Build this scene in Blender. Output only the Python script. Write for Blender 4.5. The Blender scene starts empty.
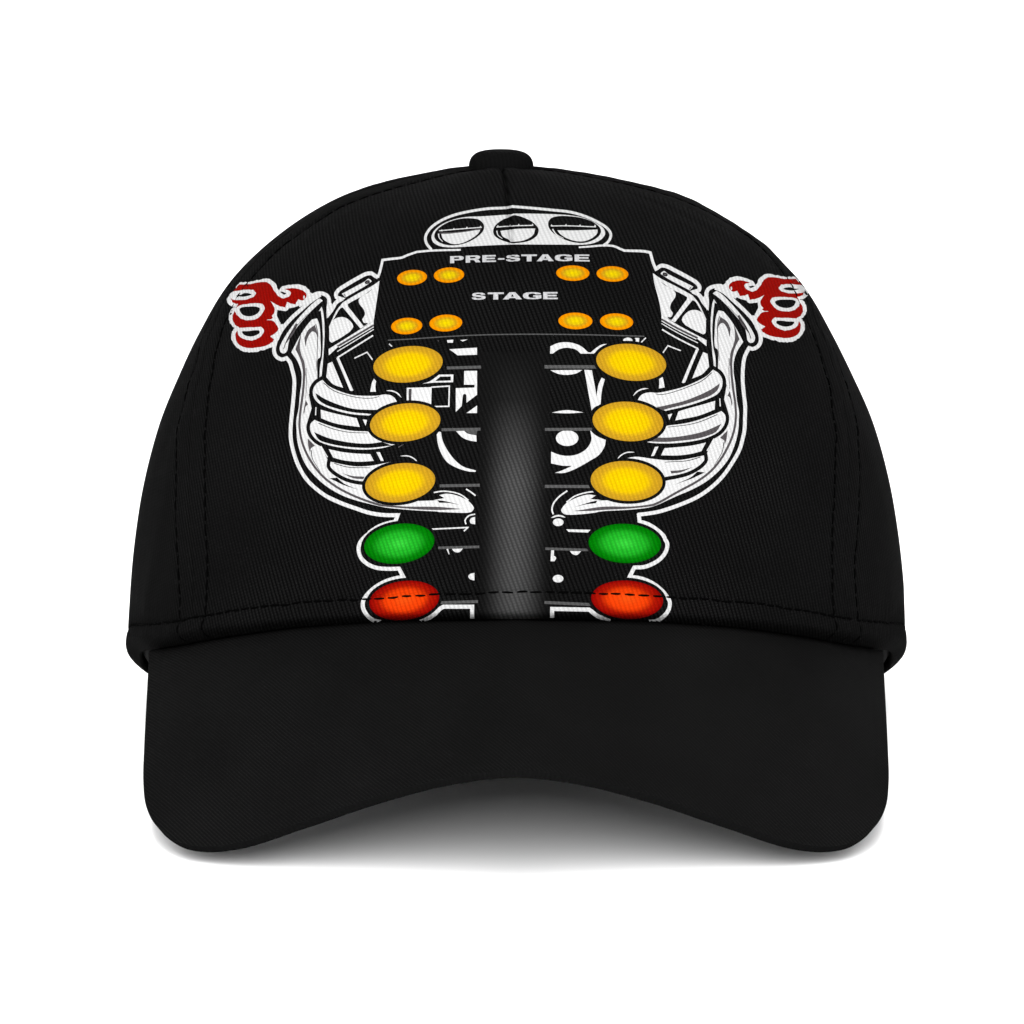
import bpy, math, random
import numpy as np
from mathutils import Vector, geometry
from mathutils.bvhtree import BVHTree

random.seed(7)
rng = np.random.default_rng(7)
R = math.radians
SC = bpy.context.scene
COL = SC.collection

# ------------------------------------------------------------------ camera, world, lamps, exposure
ELEV = R(10.0)
DIST = 1.10
FPX = 4730.0                       # focal length in pixels of a 1024 px frame
TGT = np.array([0.0, 0.0, 0.0488])
FWD = np.array([0.0, math.cos(ELEV), -math.sin(ELEV)])
UPV = np.array([0.0, math.sin(ELEV), math.cos(ELEV)])
CAM = TGT - FWD * DIST
CX = 516.0                         # picture column of the cap's middle plane
SHIFT = CX - 512.0

cam_data = bpy.data.cameras.new('camera')
cam = bpy.data.objects.new('camera', cam_data)
COL.objects.link(cam)
cam.location = CAM
cam.rotation_euler = (math.pi / 2 - ELEV, 0, 0)
cam_data.sensor_width = 36
cam_data.lens = FPX / 1024 * 36
cam_data.shift_x = -SHIFT / 1024
cam_data.clip_start = 0.05
cam_data.clip_end = 200
SC.camera = cam

world = bpy.data.worlds.new('World')
SC.world = world
world.use_nodes = True
bg = world.node_tree.nodes['Background']
bg.inputs[0].default_value = (1, 1, 1, 1)
bg.inputs[1].default_value = 0.75

def area(name, loc, target, size, watts):
    l = bpy.data.lights.new(name, 'AREA')
    l.shape = 'RECTANGLE'
    l.size, l.size_y = size
    l.energy = watts
    o = bpy.data.objects.new(name, l)
    COL.objects.link(o)
    o.location = loc
    d = Vector(target) - Vector(loc)
    o.rotation_euler = d.to_track_quat('-Z', 'Y').to_euler()
    return o
area('tall_softbox', (-0.25, -10.1, 5.9), (0, 0, 0), (1.6, 6.5), 2750)

SC.render.engine = 'CYCLES'
SC.view_settings.view_transform = 'Standard'
SC.view_settings.look = 'None'
SC.view_settings.exposure = 0
SC.view_settings.gamma = 1
SC.view_settings.use_curve_mapping = False

# ------------------------------------------------------------------ small maths
def px2dir(px, py):
    """direction of the sight line that meets the photograph's pixel (px, py)"""
    v = FWD + np.array([1.0, 0, 0]) * ((px - CX) / FPX) + UPV * (-(py - 512.0) / FPX)
    return v / np.linalg.norm(v)

def on_depth(px, py, y):
    d = px2dir(px, py)
    return CAM + d * ((y - CAM[1]) / d[1])

def pchip(xs, ys, x):
    """smooth monotone interpolation"""
    xs = np.asarray(xs, float); ys = np.asarray(ys, float)
    h = np.diff(xs); dl = np.diff(ys) / h
    m = np.zeros(len(xs))
    for i in range(1, len(xs) - 1):
        if dl[i-1] * dl[i] > 0:
            w1 = 2*h[i] + h[i-1]; w2 = h[i] + 2*h[i-1]
            m[i] = (w1 + w2) / (w1/dl[i-1] + w2/dl[i])
    m[0], m[-1] = dl[0], dl[-1]
    x = np.clip(x, xs[0], xs[-1])
    k = np.clip(np.searchsorted(xs, x) - 1, 0, len(h) - 1)
    t = (x - xs[k]) / h[k]
    return ((2*t**3 - 3*t**2 + 1)*ys[k] + (t**3 - 2*t**2 + t)*h[k]*m[k]
            + (-2*t**3 + 3*t**2)*ys[k+1] + (t**3 - t**2)*h[k]*m[k+1])

def catmull(pts, closed=False, step=0.004, n=None):
    """dense smooth curve through n-dimensional points (centripetal)"""
    P = [np.asarray(p, float) for p in pts]
    N = len(P); out = []
    rngi = range(N if closed else N - 1)
    for i in rngi:
        if closed:
            p0, p1, p2, p3 = P[(i-1) % N], P[i], P[(i+1) % N], P[(i+2) % N]
        else:
            p1, p2 = P[i], P[i+1]
            p0 = P[i-1] if i > 0 else 2*p1 - p2
            p3 = P[i+2] if i + 2 < N else 2*p2 - p1
        L = np.linalg.norm(p2 - p1)
        k = n or max(1, int(math.ceil(L / step)))
        t01 = max(np.linalg.norm(p1-p0), 1e-9)**.5
        t12 = max(L, 1e-9)**.5
        t23 = max(np.linalg.norm(p3-p2), 1e-9)**.5
        m1 = (p2-p1) + t12*((p1-p0)/t01 - (p2-p0)/(t01+t12))
        m2 = (p2-p1) + t12*((p3-p2)/t23 - (p3-p1)/(t12+t23))
        for j in range(k):
            t = j / k
            out.append((2*t**3-3*t**2+1)*p1 + (t**3-2*t**2+t)*m1 + (-2*t**3+3*t**2)*p2 + (t**3-t**2)*m2)
    if not closed: out.append(P[-1])
    return np.array(out)

# ------------------------------------------------------------------ the crown as a surface P(phi, s)
# s = 0 at the base, 1 at the button; phi = 0 in front, 90 deg at the cap's left and right, 180 deg behind
APEX = np.array([-0.0034, 0.004])
KS = [0, .10, .22, .34, .45, .55, .65, .75, .84, .92, 1.0]
SIDE_R = [0.0906, 0.0896, 0.0872, 0.0828, 0.0774, 0.0726, 0.0660, 0.0534, 0.0366, 0.0196, 0]
SIDE_Z = [.0162, .0330, .0520, .0700, .0830, .0925, .1030, .1140, .1227, .1267, .1292]
FRNT_R = [.1000, .0990, .0972, .0940, .0895, .0832, .0742, .0605, .0435, .0225, 0]
FRNT_Z = [.0436, .0540, .0665, .0790, .0900, .0990, .1080, .1168, .1229, .1277, .1292]
BACK_R = [.0960, .0965, .0960, .0930, .0870, .0800, .0700, .0565, .0400, .0205, 0]
BACK_Z = [-.0014, .0200, .0400, .0590, .0750, .0880, .1000, .1115, .1200, .1264, .1292]
# height of the rim at each azimuth (degrees -> metres), the arch of the bill in front
RIM_PHI = [0, 15, 30, 45, 57, 68, 80, 90, 105, 120, 150, 180]
RIM_Z   = [.0430, .0420, .0389, .0336, .0285, .0240, .0192, .0122, .0042, .0000, -.0012, -.0014]

def crown(phi, s):
    phi = np.asarray(phi, float); s = np.asarray(s, float)
    a = np.abs(phi)
    front = a < math.pi/2
    rw = pchip(KS, SIDE_R, s); zw = pchip(KS, SIDE_Z, s)
    rf = pchip(KS, FRNT_R, s); zf = pchip(KS, FRNT_Z, s)
    rb = pchip(KS, BACK_R, s); zb = pchip(KS, BACK_Z, s)
    c, sn = np.cos(phi), np.sin(phi)
    x = rw * sn
    y = np.where(front, -rf*c, -rb*c)
    z = zw*sn**2 + np.where(front, zf, zb)*c**2
    base = np.where(front, FRNT_Z[0], BACK_Z[0])*c**2 + SIDE_Z[0]*sn**2
    z = z + (pchip(RIM_PHI, RIM_Z, np.degrees(a)) - base) * (1 - s)**2.2
    k = s**6
    return np.stack([x + APEX[0]*k, y + APEX[1]*k, z], -1)

# ------------------------------------------------------------------ the artwork printed on the front panel
# The art is drawn flat, layer over layer, in the units of the front view (one unit = 0.23 mm on the cloth);
# later it is wrapped onto the curved crown as one sheet of dyed cloth, each face in the colour of its top layer.
FR = dict(A=(220,270,10.24), B=(300,260,10.24), C=(270,340,10.24), D=(270,420,10.24), E=(340,340,10.24),
          F=(340,440,10.24), G=(410,330,10.24), H=(410,420,10.24), I=(340,530,10.24), J=(410,530,10.24),
          K=(415,200,10.24), L=(510,200,9.309), M=(360,240,6.4), N=(510,240,6.4), U=(540,330,10.24),
          V=(540,420,10.24), W=(530,500,10.24), X=(600,440,10.24), Y=(590,530,10.24), Q=(400,440,4.655),
          O=(0,0,1.0))
LAYERS = []          # (part key, colour key or None, Nx2 polygon)

def parse(s, closed):
    ox, oy, sc = FR['O']; pts = []
    for t in s.split():
        if t in FR: ox, oy, sc = FR[t]; continue
        c = t.endswith('c')
        x, y = t.rstrip('c').split(',')
        pts.append((ox + float(x)/sc, oy + float(y)/sc, c))
    if not any(p[2] for p in pts):
        return catmull([p[:2] for p in pts], closed, 2.2)
    if closed:
        k = next(i for i, p in enumerate(pts) if p[2])
        pts = pts[k:] + pts[:k+1]
    out = []; seg = [pts[0]]
    for p in pts[1:]:
        seg.append(p)
        if p[2] or p is pts[-1]:
            q = catmull([a[:2] for a in seg], False, 2.2)
            out.append(q[:-1]); seg = [p]
    out = np.concatenate(out + ([] if closed else [np.array([pts[-1][:2]])]))
    return out

def band(path, w0, w1=None, tip=False):
    """outline of a line of ink of the given width along a path"""
    n = len(path); w1 = w0 if w1 is None else w1
    d = np.diff(path, axis=0); d /= np.linalg.norm(d, axis=1)[:, None] + 1e-12
    nrm = np.stack([-d[:, 1], d[:, 0]], 1)
    v = np.zeros((n, 2))
    for i in range(n):
        a = nrm[max(i-1, 0)]; b = nrm[min(i, n-2)]
        m = a + b; m /= np.linalg.norm(m) + 1e-9
        v[i] = m / max(m @ a, 0.45)
    t = np.linspace(0, 1, n)[:, None]
    w = w0 + (w1 - w0)*t
    if tip: w = w * np.clip(np.minimum(t, 1-t)*5 + .12, 0, 1)
    return np.concatenate([path + v*w/2, (path - v*w/2)[::-1]])

# the right half of the art is the left half turned over, a little stretched
CORR = np.array([(281.5,360.3,753,349.8),(323.4,294,712.3,287.3),(290.8,427.9,744.5,419.5),(397.6,515,637.1,515.2),
 (377.6,278,654.6,270.3),(268.8,279.3,765.7,274.6),(251.3,352,785.2,342),(322.7,380,712.7,369.8),
 (315.9,419.6,720,410.8),(328.6,457.6,705.9,451.3),(315.4,445.9,719.6,438),(330,478.6,704.4,472.7),
 (397,402.5,637.6,400.8),(316.9,489.3,718.6,482.5),(373.9,322.5,661.3,316.6),(382.7,260.8,650.6,253.3),
 (310.8,295.4,724.6,286.4),(474,508,561,510)])
def mirror(p):
    d2 = ((p[:, None, :] - CORR[None, :, :2])**2).sum(-1) + 30.0
    w = d2**-1.5; w /= w.sum(1)[:, None]
    sx = (w * (CORR[:, 0] + CORR[:, 2])).sum(1)
    dy = (w * (CORR[:, 3] - CORR[:, 1])).sum(1)
    return np.stack([sx - p[:, 0], p[:, 1] + dy], 1)[::-1]

PENDING = []
def put(part, col, poly, mir=False, col2=None):
    LAYERS.append((part, col, poly))
    if mir: PENDING.append((part + '@', col if col2 is None else col2, mirror(poly)))
def flush():
    LAYERS.extend(PENDING); PENDING.clear()
def fill(part, col, s, mir=False, col2=None): put(part, col, parse(s, True), mir, col2)
def line(part, col, s, w, w1=None, mir=False, tip=False, col2=None):
    put(part, col, band(parse(s, False), w, w1, tip), mir, col2)
def ellipse(part, col, cx, cy, a, b, tilt=0, n=44):
    t = np.linspace(0, 2*math.pi, n, endpoint=False)
    c, s = math.cos(R(tilt)), math.sin(R(tilt))
    x, y = a*np.cos(t), b*np.sin(t)
    LAYERS.append((part, col, np.stack([cx + c*x - s*y, cy + s*x + c*y], 1)))

G = 'graphic'
# --- white contour round the whole print
PIPEOUT = ('A 925,328 837,405 745,487 664,577 602,671 566,765 558,835 580,888 635,918 685,905c 718,945 742,1020 '
           'C 252,400 250,520 240,640 228,760 216,900 D 218,200 248,340 300,480 380,610 480,708 600,792 740,855 880,905 '
           'F 300,745 450,768 592,770c 568,836c 500,850 400,885 300,950 I 320,20 255,72 205,135 193,200 215,280 280,345 370,385 '
           '480,397 606,395c 652,483c 600,487 480,520 370,580 280,660 240,730 240,800 280,870 350,922 430,936')
LEFTPIPE = PIPEOUT.split('F 300')[0]
j = rng.normal(0, .35, 400)
def rag(poly, amp=.28):
    k = rng.normal(0, amp, (len(poly), 2))
    return poly + k
line(G, 'white', 'A 1030,258 ' + LEFTPIPE, 3.7)
PENDING.append(('graphic@', 'white', mirror(band(parse('A 1030,258 925,328 837,405 745,487 664,577 602,671 566,765 558,835 580,888 635,918 690,903c', False), 3.7))))
RP = FR['RP'] = (660,340,10.24); RD = FR['RD'] = (660,420,10.24)
line('graphic@', 'white', 'RP 905,88c 862,180 845,300 843,420 855,560 868,680 866,800 860,930 RD 843,190 812,300 740,432 640,575 520,692 380,788 200,868 0,935 X 500,752 385,765c', 3.7)
line(G, 'white', 'D 600,792 740,855 880,905 ' + 'F 300' + PIPEOUT.split('F 300')[1], 3.9)
line(G + '@', 'white', 'X 395,752c 403,835c 490,862 580,918 650,985 Y 745,65 788,135 774,220 712,300 '
     '620,355 540,380 452,382c 402,482c 480,487 590,520 690,580 770,660 815,745 795,830 740,890 680,925 600,935', 3.9)
line(G, 'white', 'J 90,915 180,900 250,860 310,805 345,785c 637,785c 637,900c', 4.0)
line(G + '@', 'white', 'Q 980,832 925,820 880,789c 708,786c 708,825c', 4.0)
line(G, 'white', 'B -10,470 60,430 120,378 180,347 240,349 285,375 303,420 296,480 293,560c 330,510 372,440 425,402c '
     '378,385 372,350 400,310 480,257 600,187 680,147 735,142 772,167 800,181c', 3.8, mir=True)
fill(G, 'white', 'B 280,420c 312,430c 345,470c 293,598c', mir=True)
fill(G, 'white', 'B 420,392c 450,415c 380,452c 380,420c', mir=True)
line(G, 'white', 'B 798,185c 818,130 838,50c M 146,131c 200,124 270,115 300,102 365,79c 460,71 645,66', 2.6, 1.8)
line(G + '@', 'white', 'N 935,195c 915,150 897,84c 860,76 730,71c 700,58 665,43 600,38 500,46 440,50', 3.0, 1.6)
flush()
# --- flames
FL = 'flame'
put(FL, 'white', rag(parse('A 195,145c 205,130c 300,128 400,106 500,94 560,130 592,190 612,215c 625,185 680,165 750,155 840,160 '
     '905,195 938,250c 1010,250c 990,300c 900,335 832,362 790,378 710,402 680,425 630,420 592,412c 586,460 603,510 628,558c 665,570c 620,690c '
     '560,790c 545,790 480,815 400,835 320,843 230,830 170,790 130,735 122,660 135,615 152,598c 110,550 94,490 108,430 130,395 '
     '172,382c 110,368 74,330 88,280 118,240 140,225c', True)), mir=True)
put(FL, 'red', rag(parse('A 198,155c 280,150 330,142 400,130 480,128 520,155 560,220 600,270 640,292 690,285 725,262 722,225 665,198c '
     '720,190 790,195 850,215 890,255 885,290 850,316 805,305c 775,357c 740,350 690,330c 675,388c 620,375 560,345 520,320c '
     '552,370 565,410 552,450 535,472c 550,490c 530,505 480,515c 540,522 580,560 602,605 582,640 550,665 520,680c 556,715c '
     '540,740 480,775 400,795 320,803 240,790 190,760 165,700 165,650 190,620c 205,600c 195,588c 160,565 135,520 133,470 150,430c '
     '190,352c 130,335 120,305c 112,290 140,220c', True), .15), mir=True)
for ring, hole in (('135,232 200,215 290,205 340,208 372,238 355,272 300,298 200,312 130,302 105,270',
                    '165,264 220,256 250,240 310,244 328,254 240,277'),
                   ('178,385 220,362 300,350 400,345 450,365 462,400 435,450 380,500 300,518 230,505 185,470 160,430c 150,405c',
                    '205,402 230,385 300,378 370,378 412,395 408,425 370,460 300,478 235,460 213,430'),
                   ('165,600c 230,592 330,590 420,588 452,610 447,650 410,692 350,718 280,718 220,695 190,665 185,625c',
                    '228,634 300,628 360,620 408,624 412,645 360,677 310,684 250,667')):
    put(FL, 'white', rag(parse('A ' + ring, True), .2), mir=True)
    put(FL, None, parse('A ' + hole, True), mir=True)
fill(FL, None, 'A 615,227c 640,225 685,245c 660,258c', mir=True)
fill(FL, 'white', 'A 862,262 872,270 866,305 855,290', mir=True)
flush()
# --- carburettor scoop
S = 'scoop'
line(S, 'white', 'K 170,515c 120,450 108,385 150,305 240,232 380,167 560,122 760,93 910,86 1000,72c L 25,66c 200,80 400,99 560,117 '
     '700,157 830,218 908,272 938,330 915,390 865,432c', 2.6)
fill(S, 'white', 'K 1000,150c 900,158 700,172 520,180 380,210 260,265 190,330 170,385 190,440 260,478 370,490 560,480 800,468 1000,460c '
     'L 500,420c 680,420 780,405 850,370 885,320 870,270 800,220 680,170 560,148 420,138 200,132 30,132c')
fill(S, None, 'K 197,370 228,308 330,238 450,200 560,192 660,210 706,262 702,315 640,382 520,446 400,470 300,460 220,420')
fill(S, None, 'K 800,325 820,270 900,205 L 0,160 40,146 130,170 215,215 265,275 255,330 190,380 100,402 20,406 K 950,438 870,410 815,370')
fill(S, None, 'L 355,215 380,175 450,155 540,155 680,175 790,220 845,280 835,330 780,375 690,404 600,400 500,370 400,310 360,260')
fill(S, 'white', 'K 270,352c 380,348 500,328 668,310c 650,345 580,400 480,447 390,456 320,430 285,400')
fill(S, 'white', 'K 875,322c L 0,280 100,272 235,270c 215,330 130,380 40,392 0,390 K 960,412 895,375')
fill(S, 'white', 'L 440,287c 620,287 813,280c 812,312 770,355 690,388 600,385 520,357 465,320')
line(S, 'mid', 'K 250,345c 450,335 680,300', 1.0)
line(S, 'white', 'K 248,320c 450,303 684,285', .95)
line(S, 'white', 'K 835,283c L 0,247 215,241', .95)
line(S, 'white', 'L 382,247c 520,245 798,255', .95)
for x, y in ((442,232),(454,230.6),(467,229.2),(480.5,228.3),(498,227.6),(510.5,226.9),(518.8,226.4),(532.5,226.2),(551.5,226.9),(566,226.5),(580,226.8),(595,227.2)):
    fill(S, 'white', 'O %f,%fc %f,%fc %f,%fc' % (x-1.1, y-.3, x, y-2.2, x+1.0, y-.3))
line(S, 'white', 'K 242,350c 248,390 285,432', 1.2, .5)
line(S, 'white', 'K 838,320c 850,365 895,400', 1.2, .5)
line(S, 'white', 'L 395,275c 430,325 500,362', 1.3, .5)
# --- engine block edges beside the panel
B_ = 'engine'
fill(B_, 'white', 'B 432,350c 665,225c 705,195 737,222c 690,258 468,388c', mir=True)
fill(B_, None, 'B 665,235 685,212 715,215 718,235 695,250 672,248', mir=True)
fill(B_, 'mid', 'B 675,235 690,220 708,222 705,238 690,243', mir=True)
line(B_, 'mid', 'B 450,350c 470,378c', .8, mir=True)
fill(B_, 'white', 'B 300,690c 330,620 375,525 440,440c 600,345 740,270 815,218c 806,300c 757,628c 640,695c 335,862c', mir=True)
fill(B_, None, 'B 328,650c 370,570 415,500 440,488c 622,706c 335,868c 296,850c 300,700c', mir=True)
fill(B_, 'white', 'B 303,760c 303,690c 320,650 360,607 420,588 480,600 538,655 547,690 510,740c 420,800 330,850c 308,835', mir=True)
fill(B_, None, 'B 492,455c 560,415 640,375 742,300c 705,335 630,380 602,420 615,460 655,510 668,560 640,610c 655,645 700,650c 680,668 655,682c 495,480c', mir=True)
fill(B_, 'white', 'B 297,915c 757,628c 757,668c 420,868c 298,980c', mir=True)
line(B_, 'mid', 'B 385,885c 757,668c', 1.5, mir=True)
line(B_, 'white', 'B 400,897c 757,687c', .9, mir=True)
line(B_, 'white', 'B 385,940c 757,714c', .9, mir=True)
line(B_, 'white', 'C 690,186c B 750,776c', 1.5, mir=True)
fill(B_, 'white', 'C 595,245c 640,225c 752,492c 650,455 580,382c', mir=True)
line(B_, 'white', 'C 695,185c 842,525c', 2.6, 3.2, mir=True)
line(B_, 'white', 'E 150,190c 280,128c 340,212c', 1.2, mir=True)
fill(B_, 'white', 'E 312,532c 330,440 350,398c 372,425c 365,480 370,532c', mir=True)
line(B_, 'white', 'E 505,42c 552,88c', 1.1, mir=True)
line(B_, 'white', 'E 450,530c 530,523 590,548 632,592c', 1.3, mir=True, tip=True)
flush()
# --- exhaust trumpet and the big collector pipe
P_ = 'pipe'
fill(P_, 'white', 'A 1055,318c 1024,296 960,340 880,418 790,518 700,638 640,738 615,800 625,845 660,858 690,832 700,780c 720,700 770,620 850,520 930,432 1000,365', mir=True)
fill(P_, 'mid', 'A 780,548c 740,620 700,690 672,765c 700,730c 760,650 800,560c', mir=True)
line(P_, None, 'A 655,812c 690,720 770,600 900,455', .8, .4, mir=True)
fill(P_, 'white', 'A 735,845c 768,780 830,665 900,562 1000,448 1045,378c B 240,530 250,620 255,740 250,880 240,1024 C 543,260 530,385c 500,400c '
     '400,560c 430,700c 380,860c 440,1024c D 520,260c 600,420c 700,560c 1000,640c F 420,560c 560,640c 700,655c 800,625c 1000,618c '
     'H 300,848c 400,850 520,872c 400,840 330,826 242,820c 355,800c 300,770c 370,755 455,765 530,792 600,830 645,880 655,905 635,936 600,948 '
     '300,942c F 1000,733 800,722 600,706 450,688 307,655 D 900,828 760,780 600,692 470,582 370,460 310,320 282,200 275,80 '
     'C 274,820 298,700 310,560 328,420 322,320 285,220', mir=True)
fill(P_, None, 'B 70,652c 130,570 217,518c 228,620 238,800 228,1000 C 518,260 510,395c 488,395c 492,200 B 208,1000 212,800 200,660 178,602c 130,612', mir=True)
fill(P_, 'mid', 'A 868,700c 905,620 975,565c 1000,650 1008,760c 985,650 950,632 905,690 878,790c', mir=True)
line(P_, 'mid', 'B 165,660c 183,740 182,880 178,1010c C 480,240 476,320c', .9, .5, mir=True)
fill(P_, 'mid', 'A 836,650c 775,815c 815,890 850,1000 862,1100c 880,1080c 868,950 840,880c 822,800', mir=True)
line(P_, 'mid', 'C 340,245c 352,330 345,500 328,640 312,760 306,880 D 325,200 372,330 450,465 560,592 700,695 850,772 '
     'F 300,632 420,668c', 2.3, mir=True)
line(P_, 'mid', 'C 372,290c 376,450 370,600c', .8, .5, mir=True)
fill(P_, 'mid', 'C 368,615c 395,662c 372,680 352,770c 345,740c', mir=True)
fill(P_, 'mid', 'D 388,188c 465,265c 425,290 415,335c 398,280', mir=True)
line(P_, None, 'D 425,310c 440,400 520,530c', .9, .4, mir=True)
fill(P_, None, 'D 612,598c 690,590c 760,650 920,718c 740,660 690,635', mir=True)
fill(P_, 'mid', 'H -300,862c -60,885 150,887 300,890 540,912c 300,922 100,917 -60,905 -300,884c', mir=True)
fill(P_, None, 'H 330,738c 400,742 500,765 555,795c 500,778 400,752', mir=True)
line(P_, 'white', 'H 245,743c 330,730 430,738 520,765 600,822c', 1.3, mir=True)
# header tubes
def tube(poly, shade, hi, shade2='mid'):
    p = parse(poly, True)
    put(P_, None, band(np.concatenate([p, p[:2]]), 7.4), mir=True)
    put(P_, None, p, mir=True)
    put(P_, 'white', p, mir=True)
    fill(P_, shade[0], shade[1], mir=True, col2=shade2)
    line(P_, None, hi, .8, .6, mir=True)
tube('D 625,428c 720,450 880,475 1024,470 F 450,240 600,212 700,220c 600,440c 300,428c D 900,622 800,598 720,560 650,510 620,470',
     ('mid', 'D 740,545c 850,574 970,580c 960,606c 860,598'), 'D 660,445c 800,483 1024,490')
tube('D 460,0c 530,30 700,85 850,112 1000,118c 1150,180c 1300,245c F 450,80 307,97 D 900,303 750,287 600,257 500,217 440,160 415,100 420,40',
     (None, 'D 455,125c 600,185 750,220 900,240 1024,242 1150,225c 1250,262c F 307,82 D 900,284 750,270 600,240 505,203'), 'D 500,35c 650,93 800,125 1000,135c')
tube('C 540,410c 600,470 700,520 850,565 1024,574 E 400,570 450,560 520,568 560,595 588,640c 480,670 400,715 300,775c C 850,762 700,730 560,680 490,640 450,580 445,510 480,450',
     (None, 'C 470,545c 560,602 700,662 850,705 1024,716 1110,716c E 330,762c C 1000,756 850,742 700,708 560,658 490,602'), 'C 550,440c 650,518 800,570 950,597 1060,596 1120,580c')
fill(P_, 'white', 'C 522,715c 650,750 890,802c 922,892c 700,862 600,832 527,802c', mir=True)
fill(P_, 'white', 'D 605,300c 750,330 900,345 1030,350c 1065,420c 900,428 750,412 650,385c', mir=True)
fill(P_, 'white', 'F 375,125c 410,125c 450,215c 420,215c', mir=True)
fill(P_, 'white', 'E 235,815c 280,820c 265,880c', mir=True)
line(P_, 'white', 'C 474,690c 471,772c', 1.0, mir=True)
line(P_, 'white', 'D 525,270c 592,382c', 1.1, mir=True)
line(P_, 'white', 'F 620,165c 700,165 760,192 805,238c', 1.1, mir=True, tip=True)
line(P_, 'mid', 'F 600,76c 650,45c', .9, mir=True)
flush()
# --- lettering and shapes between the lamps, left of the post
E_ = 'engine'
fill(E_, 'white', 'G 130,552c 200,530 300,460c 446,458c 442,537c 250,541c')
fill(E_, None, 'G 258,525c 310,480c 420,478c 418,520c')
fill(E_, 'white', 'E 685,492c 940,485c 935,665c 830,640 685,630c')
fill(E_, None, 'E 705,505c 735,503c 732,640c 705,640c')
fill(E_, 'mid', 'E 712,510c 728,510c 726,640c 712,640c')
line(E_, 'white', 'G 218,588c 404,576c 399,783c 240,786c', 1.3)
fill(E_, 'white', 'G 380,107c 445,103c 440,133c 386,133c')
fill(E_, 'white', 'G 515,106c 592,100c 540,121c')
fill(E_, 'mid', 'G 282,112c 300,110c 292,122c')
fill(E_, 'white', 'G 403,200c 686,184c 687,256c 490,263c')
fill(E_, 'white', 'G 556,422c 687,420c 687,665c 580,746c 578,670c 570,658 550,658 542,672c 530,780c 470,840c 470,598c 662,592c 662,563c 554,562c')
fill(E_, 'white', 'G 580,852c 687,775c 687,852c')
fill(E_, 'dim', 'H 560,108c 690,108c 682,152c 610,148c')
fill(E_, 'white', 'H 472,115c 556,112c 590,140 680,158c 682,223c 600,208 540,182')
fill(E_, 'white', 'H 275,150c 300,120 318,125c 335,210 390,320 470,420 550,480 677,518c 670,532c 600,527 480,490 380,430 320,340 285,235')
line(E_, 'white', 'H 575,708c 620,735 672,775c', 1.4)
line(E_, 'white', 'Q 308,392c 303,375 320,353 350,345c', 1.3)
fill(E_, 'white', 'Q 350,358c 350,392c 330,388 325,375 332,363')
line(E_, 'white', 'Q 148,415c 316,407c 298,424c', 1.4)
line(E_, 'white', 'J 382,192c 402,248c', 1.7, .8)
fill(E_, 'white', 'J 432,193c 542,188c 515,222 480,230 447,215')
fill(E_, 'white', 'J 660,438c 615,450 597,475 618,505 660,515c')
# right of the post
fill(E_, 'white', 'U 105,170c 180,138 260,128 340,138 420,170 490,230c 515,235c 590,175 640,150 742,147c 660,180 600,210 548,245c 415,245c 370,205 320,190 260,185 190,203 130,245c 103,245c')
fill(E_, 'white', 'U 105,415c 432,412c 370,447 270,462 180,450')
fill(E_, 'white', 'U 453,410c 530,415c 578,680c 598,560 630,490c 662,507c 632,620 618,765c 560,790 527,825c')
fill(E_, 'white', 'U 120,848c 200,830 280,822 370,832 445,846c 280,855')
fill(E_, 'white', 'U 848,105 880,83 920,84 944,105 937,130 900,137 865,128')
fill(E_, 'white', 'U 968,85c 1015,85c 1010,142c 962,138c 980,110')
ellipse(E_, 'white', 540+277/10.24, 420+187/10.24, 11.2, 7.8)
fill(E_, 'white', 'V 113,325c 200,358 300,368 400,345 480,290 525,205 513,105c 560,152 620,185 672,205c 660,270 600,360 520,412 420,470 330,515 240,543 152,542c 230,515 328,470c 230,468 113,445c')
line(E_, 'white', 'V 278,725c 190,790 135,860 122,920 135,965c', 1.5)
line(E_, 'white', 'W 215,182c 290,160 362,178c', 1.6, tip=True)
ellipse(E_, 'white', 530+288/10.24, 500+228/10.24, 5.3, 3.8)
fill(E_, 'white', 'W 370,300c 618,305c 592,333c 395,326c')
fill(E_, 'white', 'W 215,515c 245,515c 243,568c 268,592 250,627c 210,627c')
fill(E_, 'white', 'W 408,522c 520,525c 490,557 465,564 430,550')
ellipse(E_, 'white', 530+287/10.24, 500+805/10.24, 5.3, 3.8)
# arms that carry the lamps, base line of the panel
T_ = 'post'
fill(T_, 'postgrad', 'O 479,352c 550,352c 549.5,470 549,618.5c 480,618.5c 479,480')
for s, w in (('G 378,392c 728,382c', 2.9), ('H 325,101c 722,95c', 2.9), ('H 305,675c 715,668c', 2.9), ('J 290,183c 710,172c', 2.6),
             ('J 300,745c 697,733c', 2.9), ('U 45,380c 575,381c', 3.4), ('V 50,98c 532,96c', 2.9), ('V 48,680c 530,682c', 3.0),
             ('W 155,498c 645,513c', 2.5), ('Q 672,756c 892,766c', 2.9)):
    line(T_, 'bar', s, w)
line(T_, 'bar', 'O 388,340.6c 410,339.4 449,336.8 478,335.4 520,334.6 580,335 644,336.6c', 1.1)
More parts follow.
